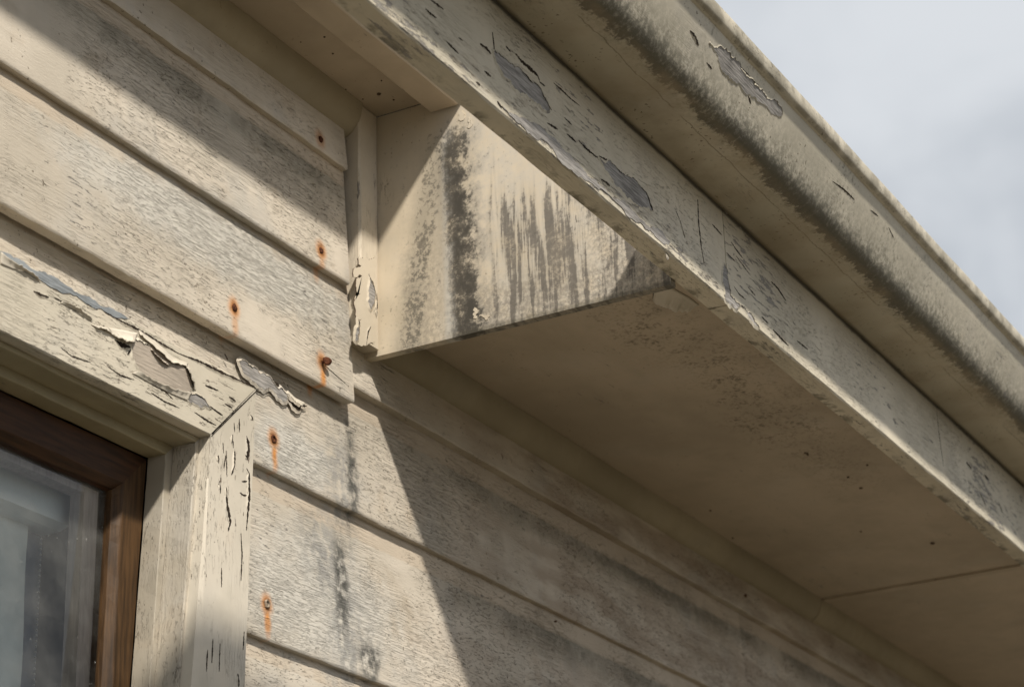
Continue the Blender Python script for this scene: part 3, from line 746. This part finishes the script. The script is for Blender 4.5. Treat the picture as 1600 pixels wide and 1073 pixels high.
for line, w_ in (([(1078,48),(1086,58),(1091,72)], 6), ([(1125,104),(1130,112),(1135,120)], 5), ([(1120,78),(1140,84),(1155,100)], 2.5), ([(1155,102),(1180,130),(1205,152),(1222,180)], 2.5),
                 ([(1252,248),(1262,262),(1266,268)], 3), ([(1300,283),(1318,296),(1335,312)], 3), ([(1388,355),(1396,372)], 3), ([(1360,328),(1372,338)], 2), ([(1476,440),(1484,452)], 3), ([(1169,150),(1173,162)], 3), ([(1238,195),(1246,205)], 3), ([(1104,98),(1112,108)], 3)):
    sliver(GP, line, w_, 9, 0, NG, lift=.0010 if w_ > 4.5 else 0)
# window surround
c4 = dict(sc=.3375, ox=0, oy=340)
YT = FY
bare(trh, [(0,155),(60,185),(130,225),(200,250),(300,310),(400,365),(500,415),(600,470),(560,465),(470,425),(400,400),(300,350),(200,300),(110,245),(60,205),(0,170)], 1, YT, NY, mat=simple('blue_grey_timber', (.25, .27, .285), .85, 55, .35, grain=0), up=(0,0,.0002), lip=0, rough=.1, **c4)
bare(trh, [(620,560),(680,590),(740,620),(800,680),(860,700),(880,750),(890,785),(860,815),(800,800),(740,770),(690,735),(650,715),(610,640)], 1, YT, NY, mat=BAREW, **c4)
bare(trh, [(865,840),(900,815),(930,830),(955,860),(975,885),(930,880),(880,860)], 1, YT, NY, **c4)
# big curled flakes on the head
def flk(par, root, free, lift, v=YT, mat=FLAKE, k=c4, **kw):
    return curl('paint_flake', pl(1, v, root, **k), pl(1, v, free, **k), NY, lift, mat, par, **kw)
flk(trh, [(500,510),(560,520),(635,535)], [(530,560),(570,585),(615,585)], .006, back=.1)
flk(trh, [(420,495),(470,505),(500,515)], [(440,510),(480,520),(530,555)], .003, back=.1)
flk(trh, [(640,520),(720,575),(800,650),(870,675)], [(640,545),(700,600),(780,675),(862,690)], .004, back=.05)
flk(trh, [(905,800),(895,740),(870,680)], [(890,790),(865,740),(850,690)], .006, back=.05)
flk(trh, [(610,720),(700,770),(800,820),(870,850)], [(630,708),(705,752),(800,795),(885,805)], .003, back=.1)
flk(trh, [(0,215),(60,240),(110,245),(180,290)], [(0,150),(50,200),(100,235),(190,298)], .004, back=.2)
flk(trh, [(280,395),(350,430),(420,480)], [(285,380),(350,415),(425,470)], .003)
flk(trh, [(700,600),(740,640),(800,665)], [(690,620),(730,680),(760,700)], .004, mat=BAREW)
sl = dict(sc=.3375, ox=0, oy=340)
for line, w_ in (([(155,340),(180,355),(225,370)], 4), ([(250,370),(300,395),(360,430),(420,470)], 3), ([(530,565),(560,590),(605,600)], 7), ([(590,635),(605,610)], 3), ([(640,712),(700,745),(760,775),(830,815)], 3.5),
                 ([(480,435),(560,480),(640,520),(740,580),(830,630)], 4), ([(830,630),(920,665),(1020,715),(1110,755),(1200,798)], 4.5), ([(700,880-110),(760,800),(800,840)], 2.5), ([(900,830),(940,865),(985,880)], 4), ([(860,680),(870,720),(892,775)], 6),
                 ([(950,775),(1010,800)], 2.5), ([(1060,830),(1090,850)], 4), ([(900,900),(960,940),(1000,960)], 2.5), ([(500,690),(560,730),(620,750)], 2), ([(280,600),(330,640),(420,670)], 1.5), ([(700,810),(760,850),(830,880)], 2), ([(1040,860),(1075,880)], 2), ([(400,400),(450,425)], 4), ([(980,880),(1030,915)], 2.5)):
    sliver(trh, line, w_, 1, YT, NY, lift=.0012 if w_ > 3 else 0, **sl)
# mitre joint
sliver(trh, [(404,607),(370,640),(330,681)], 1.1, 1, YT-.0002, NY, flake=False)
c11 = dict(sc=280/1366, ox=180, oy=560)
c7 = dict(sc=.3375, ox=0, oy=711)
for line, w_ in (([(1000,590),(1010,640),(1015,700),(1000,765)], 9), ([(895,580),(890,620),(900,680)], 5), ([(910,690),(908,760),(905,820),(885,885)], 5), ([(1000,835),(1020,880),(1015,940),(1010,1010),(1015,1070)], 5), ([(780,740),(788,795)], 5), ([(795,930),(800,1020)], 4),
                 ([(945,460),(945,560)], 2.5), ([(845,700),(848,790),(850,900)], 2), ([(965,935),(1005,935)], 2.5), ([(950,1020),(975,1040),(1000,1042)], 3), ([(845,980),(848,1070)], 3.5), ([(1030,430),(1050,470)], 4), ([(905,490),(910,560)], 1.5), ([(820,640),(825,720)], 1.5)):
    sliver(trj, line, w_, 1, YT, NY, lift=.0014 if w_ > 3 else 0, **c11)
for line, w_ in (([(1045,160),(1050,230),(1065,310),(1055,350)], 7), ([(1150,75),(1153,180),(1145,270),(1140,345)], 6), ([(1115,360),(1120,460),(1115,580)], 2.5), ([(1015,120),(1020,175)], 2.5), ([(1025,520),(1025,610)], 2), ([(985,850),(980,960)], 2), ([(1130,815),(1125,900)], 2), ([(1100,1010),(1105,1070)], 5), ([(1045,0),(1035,60)], 2), ([(1010,0),(1012,30)], 3),
                 ([(1135,0),(1145,20)], 5), ([(960,900),(955,1000)], 2), ([(1018,870),(1014,1000)], 2)):
    sliver(trj, line, w_, 1, YT, NY, lift=.0012 if w_ > 3 else 0, **c7)
# peeled flakes on the board above the surround
bare(bg1, [(1105,665),(1150,685),(1200,725),(1260,760),(1300,790),(1330,840),(1320,850),(1270,810),(1230,790),(1190,775),(1130,725)], 1, .006, NY, **c4)
flk(bg1, [(1330,800),(1365,835),(1410,858)], [(1312,815),(1345,862),(1385,888)], .004, v=.006)
for line, w_ in (([(1105,665),(1160,690),(1195,730)], 5), ([(1200,735),(1260,755),(1300,790),(1325,835)], 6), ([(1330,840),(1360,870),(1385,890),(1392,870)], 7), ([(1040,630),(1055,660)], 3), ([(1395,870),(1420,872)], 3)):
    sliver(bg1, line, w_, 1, .006, NY, lift=.001 if w_ > 4 else 0, **sl)
sliver(be, [(507,570),(520,582),(545,604)], 1, 1, LY-.0002+.002, NY, flake=False)
# corner stop flakes (front face of the stop)
c13 = dict(sc=220/984, ox=500, oy=400)
top_coat_and_shadow = fractal(pl(1, -.018, [(268,60),(285,70),(262,80),(250,85),(232,92),(228,120),(232,148),(245,150),(262,140),(290,138),(262,152),(248,160),(250,200),(252,240),(258,262),(280,262),(262,270),(240,295),(236,330),(245,370),(246,415),(256,438),(272,445),(288,440),(275,450),(272,520),(262,580),(258,620),(300,622),(370,612),(378,560),(382,440),(386,340),(386,200),(384,80),(380,10),(300,10),(262,20)], **c13), Vector(NY), .14)
patch('top_coat_and_shadow', [p+Vector((-.0013, 0, -.0004)) for p in top_coat_and_shadow], NY, .0004, DARKP, cs, .0, step=1)  # dark copy shifted aside, painted as the top coat's edge shadow
patch('top_coat_and_shadow', top_coat_and_shadow, NY, .0010, STOP, cs, .0, step=1)
bare(cs, [(345,150),(355,175),(378,235),(382,260),(352,380),(342,350),(332,320),(340,260)], 1, -.0192, NY, **c13)
bare(cs, [(262,440),(272,470),(262,560),(250,600),(243,590),(245,545),(262,500)], 1, -.0192, NY, **c13)
for line, w_ in (([(340,125),(345,150),(365,180),(382,235),(382,262)], 4), ([(355,490),(335,530),(325,600),(325,620)], 3), ([(395,260),(398,340),(396,420)], 3)):
    sliver(cs, line, w_, 1, -.0192, NY, lift=.0006, **c13)
# loose flake of soffit paint by the end of the box
c10 = dict(sc=.15, ox=960, oy=380)
rt = [at(960+a*.15, 380+b*.15, 2, .0447) for a, b in ((415,500),(600,460),(780,560),(880,640))]
fe = [at(960+a*.15, 380+b*.15, 2, .0447) for a, b in ((405,590),(500,600),(690,655),(800,668))]
curl('paint_flake', rt, fe, (0, 0, -1), .010, FLAKE, eave, back=.05)

# small chips and fly spots
SPOT = dict(rough=.25, lip=0, up=(0, 0, 0), name='paint_chip')
def spot(par, x, y, a, b, axis, v, nrm, mat=DARKP):
    P_ = fractal([at(x+a*math.cos(k/7*6.28), y+b*math.sin(k/7*6.28), axis, v) for k in range(7)], nrm, .42 if mat is STOP else .25)
    patch('paint_chip', P_, nrm, .0005, mat, par, 0, step=1)
sof = [o for o in eave.children if o.name.startswith('soffit_panel')]
for x, y, a, b in ((1262,709,2,3), (1457,848,4,2), (1355,726,2,1.5), (1325,745,2,1.5), (1345,762,3,1.5), (1258,707,1.5,1.5), (1110,797,1.5,1.5), (1345,830,2,1), (1145,840,1.5,1)): spot(sof[1], x, y, a, b, 2, .045, (0, 0, -1))
for x, y, a, b in ((592,147,6,3.5), (596,126,2,2), (520,84,3,2), (507,58,3,2), (516,46,2,2), (540,140,3,1.5), (470,66,1.5,1.5), (567,155,2,1.5), (615,156,3,2)): spot(sof[0], x, y, a*.6, b*.6, 2, .348, (0, 0, -1))
spot(bf, 1165, 930, 2, 3, 1, .003, NY, RUST); spot(bg1, 868, 970, 2, 2, 1, .006, NY, RUST)

sliver(sof[1], [(1021,466),(1030,470),(1045,473),(1062,477),(1080,480)], 5, 2, .0452, (0, 0, -1), flake=False)  # shadow under the loose flake, painted as a dark sliver
sliver(sof[1], [(1021,455),(1021,468)], 2.5, 2, .0452, (0, 0, -1), flake=False)
for x, y, a_, b_ in ((721, 182, 5, 8), (734, 192, 3, 9), (743, 489, 4, 9), (757, 494, 9, 2.5)): spot(pn, x, y, a_, b_, 0, -.0002, (-1, 0, 0), STOP)
